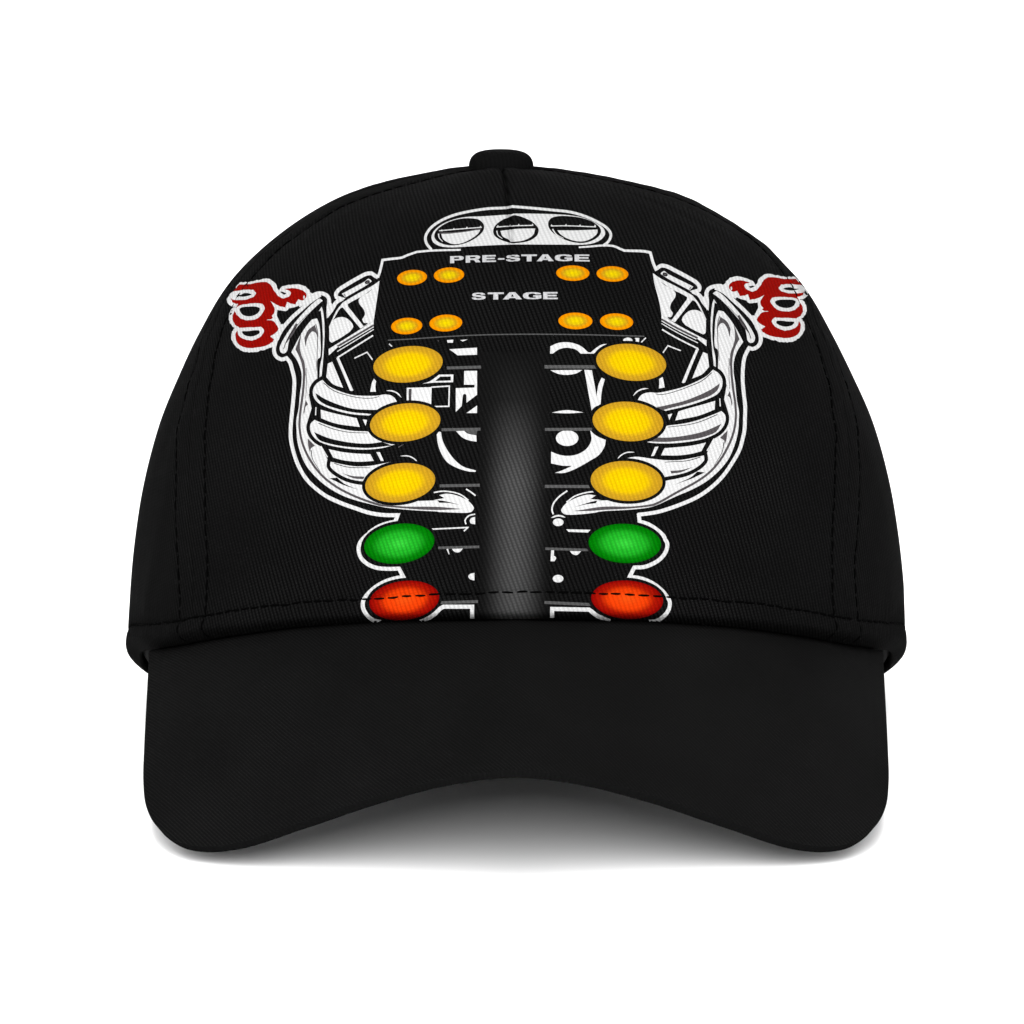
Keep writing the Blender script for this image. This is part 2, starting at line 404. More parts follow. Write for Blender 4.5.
# --- lamps
LAMPS = []
def lamp(kind, cx, cy, a, b, tilt, ring=True):
    key = kind + '#%d' % len(LAMPS)
    LAMPS.append((key, kind, cx, cy, a, b, tilt))
    if ring: ellipse(key, None, cx, cy, a + 3.3, b + 3.0, tilt)
    ellipse(key, kind, cx, cy, a, b, tilt, 48 if ring else 32)
for a in (('amber', 408.2, 364.6, 34.8, 18.0, -6.5), ('amber', 405.4, 422.6, 35.3, 18.9, -6.5), ('amber', 400.4, 482.8, 35.2, 19.3, -8),
          ('green', 399.5, 543.6, 35.3, 19.7, -8), ('red_lamp', 404.4, 600.1, 35.1, 19.2, -7),
          ('amber', 631.0, 362.6, 35.1, 18.3, 6), ('amber', 627.7, 421.6, 35.4, 19.7, 4), ('amber', 626.4, 481.0, 35.9, 19.9, 3),
          ('green', 624.6, 543.4, 36.2, 19.6, 2.5), ('red_lamp', 627.0, 599.4, 36.0, 18.9, 3.5)):
    lamp(*a)
for a in ((412.2, 278.0, 15, 7.6, -5), (449.1, 275.5, 15.2, 7.6, -3), (406.9, 326.4, 15.6, 8.2, -4), (445.9, 323.4, 16.4, 8.4, -3),
          (572.7, 273.6, 16.6, 7.7, 1), (612.3, 274.4, 15.9, 7.7, 2), (575.3, 321.3, 17, 8.3, 1), (616.4, 322, 16.6, 8.2, 3)):
    lamp('small', *a, ring=False)
# --- the words
GL = {
 'P': (['0,0 .72,0 .9,.06 1,.2 1,.42 .9,.56 .72,.62 .3,.62 .3,1 0,1'], ['.3,.2 .6,.2 .68,.26 .68,.36 .6,.42 .3,.42']),
 'R': (['0,0 .74,0 .92,.06 1,.18 1,.36 .92,.5 .76,.56 .88,.62 1.02,1 .7,1 .6,.72 .5,.64 .3,.64 .3,1 0,1'], ['.3,.2 .6,.2 .68,.26 .68,.36 .6,.42 .3,.42']),
 'E': (['0,0 .98,0 .98,.22 .3,.22 .3,.38 .92,.38 .92,.6 .3,.6 .3,.78 1,.78 1,1 0,1'], []),
 '-': (['0,.48 1,.48 1,.7 0,.7'], []),
 'S': (['.96,.3 .68,.32 .62,.22 .46,.18 .32,.2 .3,.28 .4,.34 .7,.4 .94,.48 1,.66 .96,.84 .8,.96 .5,1 .2,.97 .05,.86 0,.68 .28,.66 .34,.78 .5,.82 .66,.79 .7,.72 .64,.65 .36,.59 .1,.5 .03,.34 .08,.14 .22,.04 .48,0 .78,.04 .92,.14'], []),
 'T': (['0,0 1,0 1,.24 .65,.24 .65,1 .35,1 .35,.24 0,.24'], []),
 'A': (['.35,0 .65,0 1,1 .7,1 .64,.82 .36,.82 .3,1 0,1'], ['.42,.62 .58,.62 .5,.28']),
 'G': (['.56,.44 1,.44 1,.86 .82,.96 .54,1 .24,.96 .06,.82 0,.52 .04,.22 .2,.06 .5,0 .8,.04 .96,.16 .98,.3 .7,.32 .62,.22 .5,.19 .36,.24 .3,.4 .3,.62 .38,.77 .52,.81 .7,.76 .7,.64 .56,.64'], []),
}
def word(chars, spans, ys):
    X = [a for a, _, _ in ys]
    for ch, (x0, x1) in zip(chars, spans):
        for kind, polys in zip(('silver', None), GL[ch]):
            for s in polys:
                q = np.array([tuple(map(float, t.split(','))) for t in s.split()])
                x = x0 + (x1 - x0)*q[:, 0]
                t = np.interp(x, X, [b for _, b, _ in ys]); b = np.interp(x, X, [c for _, _, c in ys])
                LAYERS.append(('word' + ('1' if len(chars) > 5 else '2'), kind, np.stack([x, t + (b - t)*q[:, 1]], 1)))
word('PRE-STAGE', [(450.2,463.8),(465.8,480.2),(482.4,496),(498,504.4),(505.8,520.2),(521.3,536.9),(536.7,553.7),(554.6,572.3),(574.5,589.5)],
     [(450,256.7,263.8),(480,255.7,262.7),(520,255,261.9),(553,254.8,261.6),(590,255,262)])
word('STAGE', [(471.7,485.8),(487.8,503.8),(502.8,522),(522.8,541.3),(543.1,557.7)], [(471,293.1,300.3),(515,292.6,299.7),(558,292.4,299.6)])

# ------------------------------------------------------------------ stitch rows, as drawn across the crown (front view units)
def q3(o, s): return [(o[0] + float(a)/3.94, o[1] + float(b)/3.94) for a, b in (t.split(',') for t in s.split())]
ROW_LI = q3((120,380), '322,1000 335,890 345,800 342,720 330,600 328,450 328,300 335,150 350,10') + \
         q3((120,140), '360,900 400,740 450,640 500,575 540,520 640,420 760,330 870,262 1000,208') + [(410,184)]
ROW_LO = q3((120,380), '232,1000 240,880 232,750 220,600 218,450 222,300 228,150 248,30') + q3((120,140), '272,890 330,765')
ROW_RI = q3((660,380), '692,1000 685,900 675,780 678,700 686,550 690,400 688,250 675,120 660,10') + \
         q3((660,140), '640,880 590,740 530,620 480,525 420,450 320,365 200,292 100,247 0,213') + [(630,186)]
ROW_RO = q3((660,380), '797,1000 770,880 770,750 778,600 785,450 780,300 765,150 742,20') + q3((660,140), '720,880 650,730')
ROW_HEM = [(175.8,621),(208.8,614.8),(259.6,607),(310,602),(340,600.3),(368.7,599),(394,597.2),(410,596.2),(439,594.6),(478,593.3),
           (515,592.4),(560,592.5),(598,593.3),(630,594.8),(662,596.9),(690,598.8),(710.8,599.8),(761.5,604.5),(812,612),(858,620)]

# ------------------------------------------------------------------ materials
INK = .385
def cloth(name, color=None, ramp=None, contrast=1.0, period=.00093, slant=15, rough=.92, bump=.00012, post=False, cross=.86, thw=.44):
    """dyed twill: ribs and crossing threads laid out in the cloth's own 'weave' coordinates (metres)"""
    m = bpy.data.materials.new(name); m.use_nodes = True
    nt = m.node_tree; N = nt.nodes; L = nt.links
    b = N['Principled BSDF']
    b.inputs['Roughness'].default_value = rough
    b.inputs['Specular IOR Level'].default_value = .004
    def mth(op, a, c=None, d=None):
        n = N.new('ShaderNodeMath'); n.operation = op
        for i, v in enumerate((a, c, d)):
            if v is None: continue
            if isinstance(v, (int, float)): n.inputs[i].default_value = v
            else: L.new(v, n.inputs[i])
        return n.outputs[0]
    uv = N.new('ShaderNodeUVMap'); uv.uv_map = 'weave'
    sp = N.new('ShaderNodeSeparateXYZ'); L.new(uv.outputs[0], sp.inputs[0])
    nz = N.new('ShaderNodeTexNoise'); nz.inputs['Scale'].default_value = 420; nz.inputs['Detail'].default_value = 2
    L.new(uv.outputs[0], nz.inputs['Vector'])
    big = N.new('ShaderNodeTexNoise'); big.inputs['Scale'].default_value = 38; big.inputs['Detail'].default_value = 3
    L.new(uv.outputs[0], big.inputs['Vector'])
    c, s = math.cos(R(slant)), math.sin(R(slant))
    ph = mth('ADD', mth('MULTIPLY', sp.outputs[0], c), mth('MULTIPLY', sp.outputs[1], s))
    ph = mth('MULTIPLY', ph, 2*math.pi/period)
    ph = mth('ADD', ph, mth('MULTIPLY', nz.outputs[0], 1.6))
    rib = mth('MULTIPLY_ADD', mth('SINE', ph), .5, .5)
    p2 = mth('SUBTRACT', mth('MULTIPLY', sp.outputs[1], c), mth('MULTIPLY', sp.outputs[0], s))
    p2 = mth('ADD', mth('MULTIPLY', p2, 2*math.pi/(period*cross)), mth('MULTIPLY', nz.outputs[0], 3.0))
    thr = mth('MULTIPLY_ADD', mth('SINE', p2), .5, .5)
    w = mth('MULTIPLY', mth('POWER', rib, .7), mth('MULTIPLY_ADD', thr, thw, 1 - thw))
    amp = mth('MULTIPLY_ADD', big.outputs[0], 1.1, .2)            # rib contrast differs from patch to patch
    f = mth('MULTIPLY_ADD', mth('MULTIPLY', mth('SUBTRACT', w, .62*(1 - thw/2)), amp), 1.15*contrast, mth('MULTIPLY_ADD', big.outputs[0], .7*min(contrast, 1), 1 - .35*min(contrast, 1)) if not ramp and color and max(color) < .0075 else 1.0)  # black cloth only: uneven sheen put into its colour as patchy brightness
    if ramp or post:
        g = N.new('ShaderNodeUVMap'); g.uv_map = 'ink'
    if ramp:
        vm = N.new('ShaderNodeVectorMath'); vm.operation = 'LENGTH'; L.new(g.outputs[0], vm.inputs[0])
        cr = N.new('ShaderNodeValToRGB'); L.new(vm.outputs['Value'], cr.inputs[0])
        cr.color_ramp.interpolation = 'EASE'
        els = cr.color_ramp.elements
        els[0].position, els[0].color = ramp[0][0], (*ramp[0][1], 1)
        els[1].position, els[1].color = ramp[-1][0], (*ramp[-1][1], 1)
        for p, col in ramp[1:-1]:
            e = els.new(p); e.color = (*col, 1)
        col_out = cr.outputs[0]
    elif post:
        sg = N.new('ShaderNodeSeparateXYZ'); L.new(g.outputs[0], sg.inputs[0])
        ux = mth('MULTIPLY', sg.outputs[0], sg.outputs[0])
        gx = mth('POWER', mth('MAXIMUM', mth('SUBTRACT', 1.0, ux), 0.0), 2.6)
        cr = N.new('ShaderNodeValToRGB'); L.new(sg.outputs[1], cr.inputs[0])
        els = cr.color_ramp.elements
        els[0].position, els[0].color = 0, (0, 0, 0, 1)
        els[1].position, els[1].color = 1, (.95,)*3 + (1,)
        for p, v in ((.18, .12), (.34, .55), (.48, .95)):
            e = els.new(p); e.color = (v, v, v, 1)
        k = mth('MULTIPLY', gx, cr.outputs[0])
        mx = N.new('ShaderNodeMix'); mx.data_type = 'RGBA'
        L.new(k, mx.inputs[0]); mx.inputs[6].default_value = (*color, 1); mx.inputs[7].default_value = (*post, 1)
        col_out = mx.outputs[2]
    else:
        rg = N.new('ShaderNodeRGB'); rg.outputs[0].default_value = (*color, 1); col_out = rg.outputs[0]
    sc = N.new('ShaderNodeVectorMath'); sc.operation = 'SCALE'
    L.new(col_out, sc.inputs[0]); L.new(mth('MULTIPLY', f, INK*(.94 if ramp else 1.0)) if (ramp or post or (color and max(color) > .0075)) else f, sc.inputs['Scale'])
    L.new(sc.outputs[0], b.inputs['Base Color'])
    bp = N.new('ShaderNodeBump'); bp.inputs['Strength'].default_value = .6; bp.inputs['Distance'].default_value = bump
    L.new(w, bp.inputs['Height']); L.new(bp.outputs[0], b.inputs['Normal'])
    return m

def srgb(r, g, b):
    return tuple(((v/255)/12.92 if v <= 10 else ((v/255 + .055)/1.055)**2.4) for v in (r, g, b))

BLACK = (.0029, .0029, .0029)
M = {}
M['black'] = cloth('black_twill', BLACK, contrast=1.75)
M['bill'] = cloth('black_twill_bill', (.0039, .0039, .0039), thw=.3, contrast=1.15, period=.00064, slant=43, cross=1.35)
M['edge'] = cloth('bill_edge_cloth', (.0036, .0036, .0036), contrast=.15)
M['button'] = cloth('black_button_cloth', (.0026,)*3, contrast=.25)
M['white'] = cloth('white_ink', (.86, .86, .86), contrast=.36)
M['mid'] = cloth('dark_grey_ink', srgb(88, 84, 86), contrast=.4)
M['dim'] = cloth('dim_grey_ink', srgb(86, 86, 86), contrast=.4)
M['bar'] = cloth('grey_ink', srgb(92, 92, 92), contrast=.5)
M['silver'] = cloth('pale_grey_ink', srgb(216, 216, 218), contrast=.3)
M['red'] = cloth('flame_red_ink', srgb(158, 12, 5), contrast=.42)
M['postgrad'] = cloth('grey_blend_ink', tuple(v/INK for v in BLACK), post=srgb(78, 78, 78), contrast=.9)
M['amber'] = cloth('amber_ink', ramp=[(0, srgb(255, 218, 0)), (.5, srgb(252, 208, 4)), (.82, srgb(216, 166, 32)), (1, srgb(206, 156, 38))], contrast=.36)
M['small'] = cloth('orange_ink', ramp=[(0, srgb(255, 224, 0)), (.35, srgb(240, 206, 12)), (.62, srgb(222, 166, 24)), (.8, srgb(255, 160, 0)), (1, srgb(255, 150, 0))], contrast=.34)
M['green'] = cloth('green_ink', ramp=[(0, srgb(58, 214, 62)), (.45, srgb(36, 186, 42)), (.85, srgb(4, 128, 8)), (1, srgb(0, 116, 4))], contrast=.45)
M['red_lamp'] = cloth('red_ink', ramp=[(0, srgb(255, 84, 18)), (.45, srgb(255, 70, 10)), (.8, srgb(176, 22, 6)), (1, srgb(150, 6, 4))], contrast=.42)

def plain(name, color, rough=.8, spec=.1):
    m = bpy.data.materials.new(name); m.use_nodes = True
    b = m.node_tree.nodes['Principled BSDF']
    b.inputs['Base Color'].default_value = (*color, 1)
    b.inputs['Roughness'].default_value = rough
    b.inputs['Specular IOR Level'].default_value = spec
    return m
M['thread'] = plain('black_thread', (.0008, .0008, .0008), .9, .004)
M['sweat'] = plain('black_sweatband_cloth', (.012, .012, .012), .95, .05)
def floor_material():
    m = plain('white_sweep_paper', (.93, .93, .93), .9, .1)
    nt = m.node_tree; n = nt.nodes.new('ShaderNodeTexNoise'); n.inputs['Scale'].default_value = 60
    cr = nt.nodes.new('ShaderNodeValToRGB'); cr.color_ramp.elements[0].color = (.92, .92, .92, 1); cr.color_ramp.elements[1].color = (.94, .94, .94, 1)
    nt.links.new(n.outputs[0], cr.inputs[0]); nt.links.new(cr.outputs[0], nt.nodes['Principled BSDF'].inputs['Base Color'])
    return m
M['floor'] = floor_material()

# ------------------------------------------------------------------ mesh helpers
def mesh_obj(name, verts, faces, mats, parent=None, uvs=None, mat_idx=None, smooth=True, normals=None):
    me = bpy.data.meshes.new(name)
    me.from_pydata([tuple(map(float, v)) for v in verts], [], [tuple(map(int, f)) for f in faces])
    for m in (mats if isinstance(mats, list) else [mats]): me.materials.append(m)
    if mat_idx is not None: me.polygons.foreach_set('material_index', np.asarray(mat_idx, dtype=np.int32))
    if smooth: me.polygons.foreach_set('use_smooth', np.ones(len(me.polygons), dtype=bool))
    if uvs:
        li = np.empty(len(me.loops), dtype=np.int32); me.loops.foreach_get('vertex_index', li)
        for k, uv in uvs.items():
            lay = me.uv_layers.new(name=k)
            lay.data.foreach_set('uv', np.asarray(uv, dtype=np.float32)[li].ravel())
    me.update()
    if normals is not None:
        me.normals_split_custom_set_from_vertices([tuple(map(float, n)) for n in normals])
    o = bpy.data.objects.new(name, me)
    COL.objects.link(o)
    if parent is not None: o.parent = parent
    return o

def grid_faces(nr, nc, flip=False):
    i = np.arange(nr-1)[:, None]*nc + np.arange(nc-1)[None]
    q = np.stack([i, i+1, i+nc+1, i+nc], -1).reshape(-1, 4)
    return q[:, ::-1] if flip else q

# ------------------------------------------------------------------ the ground
GROUND_Z = -0.0026
# white paper, flat under the cap; sweep behind is added to catch more light
prof_ = [(-6.0, GROUND_Z), (-1.0, GROUND_Z), (.55, GROUND_Z)] + [(.7 + 1.6*math.sin(a), GROUND_Z + 1.6*(1-math.cos(a))) for a in np.linspace(.04, math.pi/2, 40)] + [(2.3, 4.5)]
g = mesh_obj('ground', [(x, y, z) for y, z in prof_ for x in (-7, 7)], [(2*i, 2*i+1, 2*i+3, 2*i+2) for i in range(len(prof_)-1)], M['floor'])
g['kind'] = 'structure'

# ------------------------------------------------------------------ the cap
cap = bpy.data.objects.new('baseball_cap', None)
COL.objects.link(cap)
cap['label'] = 'black baseball cap with printed race start lights and red flames on white ground'
cap['category'] = 'cap'

# rows of stitching as curves in (phi, s): find where the drawn rows fall on the plain crown
NPH, NS = 481, 261
PH = np.linspace(-R(110), R(110), NPH); SS = np.linspace(0, 1, NS)
gp, gs = np.meshgrid(PH, SS)
base = crown(gp, gs)
bv = BVHTree.FromPolygons([Vector(p) for p in base.reshape(-1, 3)], [tuple(map(int, f)) for f in grid_faces(NS, NPH)])
def hit_param(px, py):
    d = px2dir(px, py)
    h, n, i, dist = bv.ray_cast(Vector(CAM), Vector(d))
    if h is None: return None
    r, c = divmod(i, NPH - 1)
    best = None
    for a in (0, 1):
        for b in (0, 1):
            q = base[r+a, c+b]; w = 1/(np.linalg.norm(q - np.array(h)) + 1e-7)
            best = (w, w*gp[0, c+b], w*gs[r+a, 0]) if best is None else (best[0]+w, best[1]+w*gp[0, c+b], best[2]+w*gs[r+a, 0])
    return best[1]/best[0], best[2]/best[0]

def row_table(pts):
    q = catmull(pts, False, 6.0)
    t = [hit_param(*p) for p in q]
    t = sorted([(s, p) for p, s in [a for a in t if a]])
    s = np.array([a for a, _ in t]); p = np.array([b for _, b in t])
    grid = np.linspace(0, 1, 60)
    out = np.interp(grid, s, p)
    k = np.ones(5)/5
    out = np.convolve(np.pad(out, 2, mode='edge'), k, 'valid')
    return grid, out
def radius(s): return .5*(pchip(KS, SIDE_R, s) + pchip(KS, FRNT_R, s))
T_LI, T_RI = row_table(ROW_LI), row_table(ROW_RI)
def outer_row(pts, inner):
    g_, p_ = row_table(pts)
    ok = g_ < .42
    gap = np.abs(p_ - inner[1]) * radius(g_)
    mean = float(np.median(gap[ok]))
    gap = np.where(ok, gap, mean); gap = np.convolve(np.pad(gap, 3, mode='edge'), np.ones(7)/7, 'valid')
    return g_, inner[1] + np.sign(inner[1]) * gap / np.maximum(radius(g_), .012)
T_LO, T_RO = outer_row(ROW_LO, T_LI), outer_row(ROW_RO, T_RI)
hem = [hit_param(*p) for p in catmull(ROW_HEM, False, 8)]
hem = sorted([h for h in hem if h])
HEM_P = np.array([h[0] for h in hem]); HEM_S = np.array([h[1] for h in hem])
def hem_s(phi): return np.interp(phi, HEM_P, HEM_S)

def fbm(a, b, seed, octs=4):
    r = np.random.default_rng(seed); out = 0
    for o in range(octs):
        for _ in range(5):
            th = r.uniform(0, 2*math.pi); f = 2**o
            out = out + np.sin((a*math.cos(th) + b*math.sin(th))*f + r.uniform(0, 6.3)) / f**1.1
    return out/5

LEN = .155
def relief(phi, s):
    """how far the sewn cloth stands proud of the plain dome, metres"""
    r = np.maximum(radius(s), 1e-4)
    d = np.zeros_like(phi)
    for li, lo in ((T_LI, T_LO), (T_RI, T_RO)):
        pi_, po = np.interp(s, *li), np.interp(s, *lo)
        for t in (pi_, po):
            e = (phi - t)*r
            d -= .00050*np.exp(-(e/.0007)**2)*(.8 + .5*fbm(s*90, 0*s, 21, 2))
        mid = (pi_ + po)/2; half = np.abs(po - pi_)/2*r + 1e-5
        e = (phi - mid)*r
        d += .00055*np.exp(-(e/half)**4) * (.75 + .5*fbm(s*70, e*400, 3, 3))
        d -= .00055*np.exp(-(e/.0005)**2)*(.7 + .6*fbm(s*160, 0*s, 5, 2))
    hs = hem_s(phi); e = (s - hs)*LEN
    d -= .00030*np.exp(-(e/.0006)**2)
    band_ = np.clip(-e/np.maximum(hs*LEN, 1e-4), 0, 1)
    d += np.where(e < 0, .00042*np.sin(np.pi*band_)**.8, 0)
    d += .00012*np.exp(-(np.abs(e)/.004)**2)*np.sin(phi*r*2*math.pi/.0027 + 2*fbm(phi*9, 0*s, 8, 2))
    # rim rolls under
    rollz = np.clip(1 - s*LEN/.0034, 0, 1)
    d -= .0032*rollz**2
    # soft unevenness of the panels
    d += .00075*fbm(phi*4.2, s*5, 11, 3)*np.clip((1-s)*6, 0, 1)*np.clip(s*10, .2, 1)
    d += .00055*fbm(phi*17, s*12, 12, 4)*np.exp(-((np.abs(phi)-R(62))/.22)**2)*(1-s)**.5
    # seam down the middle of the front, and the seams behind
    ef = phi*r + .0004
    d += .0010*np.exp(-((s-.95)/.028)**2)*np.exp(-(phi/1.1)**2)
    d -= .00120*np.exp(-(ef/.00045)**2)*np.clip((s-.66)/.12, 0, 1)
    d += .00022*np.exp(-((np.abs(ef)-.0022)/.0016)**2)*np.clip((s-.66)/.12, 0, 1)
    for t in (R(120), -R(120), R(180), -R(180)):
        e = (phi - t)*r
        d -= .0006*np.exp(-(e/.0006)**2)
    return d

def crown_full(phi, s):
    e = 1e-3
    p = crown(phi, s)
    du = crown(phi + e, s) - crown(phi - e, s)
    s1, s0 = np.clip(s + e, 0, .9995), np.clip(s - e, 0, .9975)
    dv = crown(phi, s1) - crown(phi, s0)
    n = np.cross(du, dv)
    n /= np.linalg.norm(n, axis=-1, keepdims=True) + 1e-12
    n = np.where(s[..., None] > .992, np.array([0, 0, 1.0]), n)
    return p + n*relief(phi, s)[..., None], n

def weave(p, phi, s):
    x = p[..., 0]
    u = np.where(np.abs(phi) < R(75), .0945*np.arcsin(np.clip(x/.0945, -1, 1)), phi*.0945)
    return np.stack([u, s*.150], -1)

SROW = np.concatenate([np.linspace(0, .04, 26)[:-1], np.linspace(.04, 1, 215)])
def make_panel(name, p0, p1, n, parent, p0t=None, p1t=None):
    """crown panel between two seams; a seam may be a (s, phi) table"""
    a = np.interp(SROW, *p0) if isinstance(p0, tuple) else np.full(len(SROW), p0)
    b = np.interp(SROW, *p1) if isinstance(p1, tuple) else np.full(len(SROW), p1)
    t = np.linspace(0, 1, n)[None]
    phi = a[:, None] + (b - a)[:, None]*t
    s = SROW[:, None] + 0*phi
    P, nrm = crown_full(phi, s)
    o = mesh_obj(name, P.reshape(-1, 3), grid_faces(len(SROW), n), M['black'], parent,
                 {'weave': weave(P, phi, s).reshape(-1, 2)}, normals=None)
    md = o.modifiers.new('thickness', 'SOLIDIFY'); md.thickness = .0011; md.offset = -1
    return o, P.reshape(-1, 3), phi, s
SEAM_L = (T_LI[0], (T_LI[1] + T_LO[1])/2)
SEAM_R = (T_RI[0], (T_RI[1] + T_RO[1])/2)
front, FP, Fphi, Fs = make_panel('front_panel', SEAM_L, SEAM_R, 421, cap)
sideL, LP, Lphi, Ls = make_panel('side_panel', R(-120), SEAM_L, 181, cap)
sideR, RP, Rphi, Rs = make_panel('side_panel', SEAM_R, R(120), 181, cap)
make_panel('back_panel', R(-180), R(-120), 91, cap)
make_panel('back_panel', R(120), R(180), 91, cap)

# one ray-cast target made of the three panels seen from the front
tv = np.concatenate([FP, LP, RP]); tparam = np.concatenate([np.stack([a.ravel(), b.ravel()], 1) for a, b in ((Fphi, Fs), (Lphi, Ls), (Rphi, Rs))])
nS = len(SROW)
tf = np.concatenate([grid_faces(nS, 421), grid_faces(nS, 181) + len(FP), grid_faces(nS, 181) + len(FP) + len(LP)])
tbvh = BVHTree.FromPolygons([Vector(p) for p in tv], [tuple(map(int, f)) for f in tf])
# smooth vertex normals of that target
fn = np.cross(tv[tf[:, 2]] - tv[tf[:, 0]], tv[tf[:, 3]] - tv[tf[:, 1]])
vn = np.zeros_like(tv)
for k in range(4): np.add.at(vn, tf[:, k], fn)
vn /= np.linalg.norm(vn, axis=1, keepdims=True) + 1e-15
from mathutils.interpolate import poly_3d_calc
def on_crown(px, py):
    h, n, i, dist = tbvh.ray_cast(Vector(CAM), Vector(px2dir(px, py)))
    if h is None or i is None: return None
    f = tf[i]
    w = np.array(poly_3d_calc([Vector(tv[k]) for k in f], h))
    nn = w @ vn[f]; nn /= np.linalg.norm(nn) + 1e-12
    par = w @ tparam[f]
    return np.array(h), nn, par

# ------------------------------------------------------------------ wrap the print
def nonzero(poly, pts):
    """winding test of many points against one polygon"""
    w = np.zeros(len(pts), dtype=int)
    a = poly; b = np.roll(poly, -1, axis=0)
    x, y = pts[:, 0][:, None], pts[:, 1][:, None]
    ay, by = a[None, :, 1], b[None, :, 1]
    cr = (b[None, :, 0]-a[None, :, 0])*(y-ay) - (x-a[None, :, 0])*(by-ay)
    up = (ay <= y) & (by > y) & (cr > 0)
    dn = (ay > y) & (by <= y) & (cr < 0)
    return (up.sum(1) - dn.sum(1)) != 0

verts2, edges2 = [], []
for part, col, poly in LAYERS:
    k = len(verts2); n = len(poly)
    verts2 += [Vector((float(x), float(y))) for x, y in poly]
    edges2 += [(k+i, k+(i+1) % n) for i in range(n)]
gx = np.arange(228, 810, 4.0); gy = np.arange(204, 624, 4.0)
GX, GY = np.meshgrid(gx, gy); GX[1::2] += 2.0
gpts = np.stack([GX.ravel(), GY.ravel()], 1)
EX, EY = np.meshgrid(np.arange(352, 682, 3.0), np.r_[np.arange(588, 602, 1.8), np.arange(606, 630, 1.2)])
EX2, EY2 = np.meshgrid(np.arange(495, 536, 1.4), np.arange(204, 300, 3.0))
gpts = np.concatenate([gpts, np.stack([EX.ravel() + .7, EY.ravel() + .31], 1), np.stack([EX2.ravel() + .17, EY2.ravel() + .53], 1)])
keep = np.zeros(len(gpts), bool)
for part, col, poly in LAYERS:
    if col is None: continue
    lo, hi = poly.min(0), poly.max(0)
    c = np.where((gpts[:, 0] > lo[0]) & (gpts[:, 0] < hi[0]) & (gpts[:, 1] > lo[1]) & (gpts[:, 1] < hi[1]) & ~keep)[0]
    if len(c): keep[c[nonzero(poly, gpts[c])]] = True
verts2 += [Vector((float(x), float(y))) for x, y in gpts[keep]]
res = geometry.delaunay_2d_cdt(verts2, edges2, [], 0, 0.004)
V2 = np.array([tuple(v) for v in res[0]]); T2 = np.array([t for t in res[2] if len(t) == 3])
cen = V2[T2].mean(1)
top = np.full(len(T2), -1)
for li, (part, col, poly) in enumerate(LAYERS):
    lo, hi = poly.min(0), poly.max(0)
    c = np.where((cen[:, 0] > lo[0]) & (cen[:, 0] < hi[0]) & (cen[:, 1] > lo[1]) & (cen[:, 1] < hi[1]))[0]
    if len(c):
        c = c[nonzero(poly, cen[c])]; top[c] = li
colr = [l[1] for l in LAYERS]; prt = [l[0] for l in LAYERS]
need = np.zeros(len(V2), bool)
vis = np.array([t >= 0 and colr[t] is not None for t in top])
need[T2[vis].ravel()] = True
P3 = np.zeros((len(V2), 3)); N3 = np.zeros((len(V2), 3)); PR = np.zeros((len(V2), 2)); okv = np.zeros(len(V2), bool)
OFF = .00013
for i in np.where(need)[0]:
    r = on_crown(*V2[i])
    if r is None: continue
    P3[i] = r[0] + r[1]*OFF; N3[i] = r[1]; PR[i] = r[2]; okv[i] = True
good = vis & okv[T2].all(1)
def art_object(name, keys, parent, ink=None, label=None):
    sel = [t for t in np.where(good)[0] if prt[top[t]] in keys]
    if not sel: return None
    tri = T2[sel]
    used, inv = np.unique(tri, return_inverse=True)
    tri = inv.reshape(-1, 3)
    mats = sorted({colr[top[t]] for t in sel})
    idx = [mats.index(colr[top[t]]) for t in sel]
    p, n = P3[used], N3[used]
    # faces look outwards
    fnn = np.cross(p[tri[:, 1]]-p[tri[:, 0]], p[tri[:, 2]]-p[tri[:, 0]])
    flip = (fnn*n[tri[:, 0]]).sum(1) < 0
    tri[flip] = tri[flip][:, ::-1]
    uvs = {'weave': weave(p, PR[used, 0], PR[used, 1])}
    if ink is not None: uvs['ink'] = ink(V2[used])
    o = mesh_obj(name, p, tri, [M[m] for m in mats], parent, uvs, idx, normals=n)
    if label: o['label'] = label
    return o
art_object('printed_contour', {'graphic'}, front, label='white printed contour of the left half')
art_object('printed_contour', {'graphic@'}, front, label='white printed contour of the right half')
art_object('printed_flame', {'flame'}, front, label='red printed flames with white edges on the left')
art_object('printed_flame', {'flame@'}, front, label='red printed flames with white edges on the right')
art_object('printed_scoop', {'scoop'}, front, label='white printed air scoop with three round mouths')
art_object('printed_exhaust', {'pipe'}, front, label='white printed exhaust pipes on the left')
art_object('printed_exhaust', {'pipe@'}, front, label='white printed exhaust pipes on the right')
art_object('printed_engine', {'engine', 'engine@'}, front, label='white printed engine shapes behind the lamps')
art_object('printed_post', {'post'}, front, ink=lambda v: np.stack([(v[:, 0]-514.6)/35.5, (v[:, 1]-352)/266.5], 1), label='grey printed post with lamp arms')
art_object('printed_lettering', {'word1'}, front, label='PRE-STAGE in pale grey capitals')
art_object('printed_lettering', {'word2'}, front, label='STAGE in pale grey capitals')
for key, kind, cx, cy, a, b, tilt in LAMPS:
    c, s = math.cos(R(tilt)), math.sin(R(tilt))
    def ink(v, cx=cx, cy=cy, a=a, b=b, c=c, s=s):
        dx, dy = v[:, 0]-cx, v[:, 1]-cy
        return np.stack([(dx*c + dy*s)/a, (-dx*s + dy*c)/b], 1)
    art_object('printed_lamp', {key}, front, ink, dict(amber='large yellow printed lamp', green='large green printed lamp',
               red_lamp='large red printed lamp', small='small orange printed lamp')[kind])

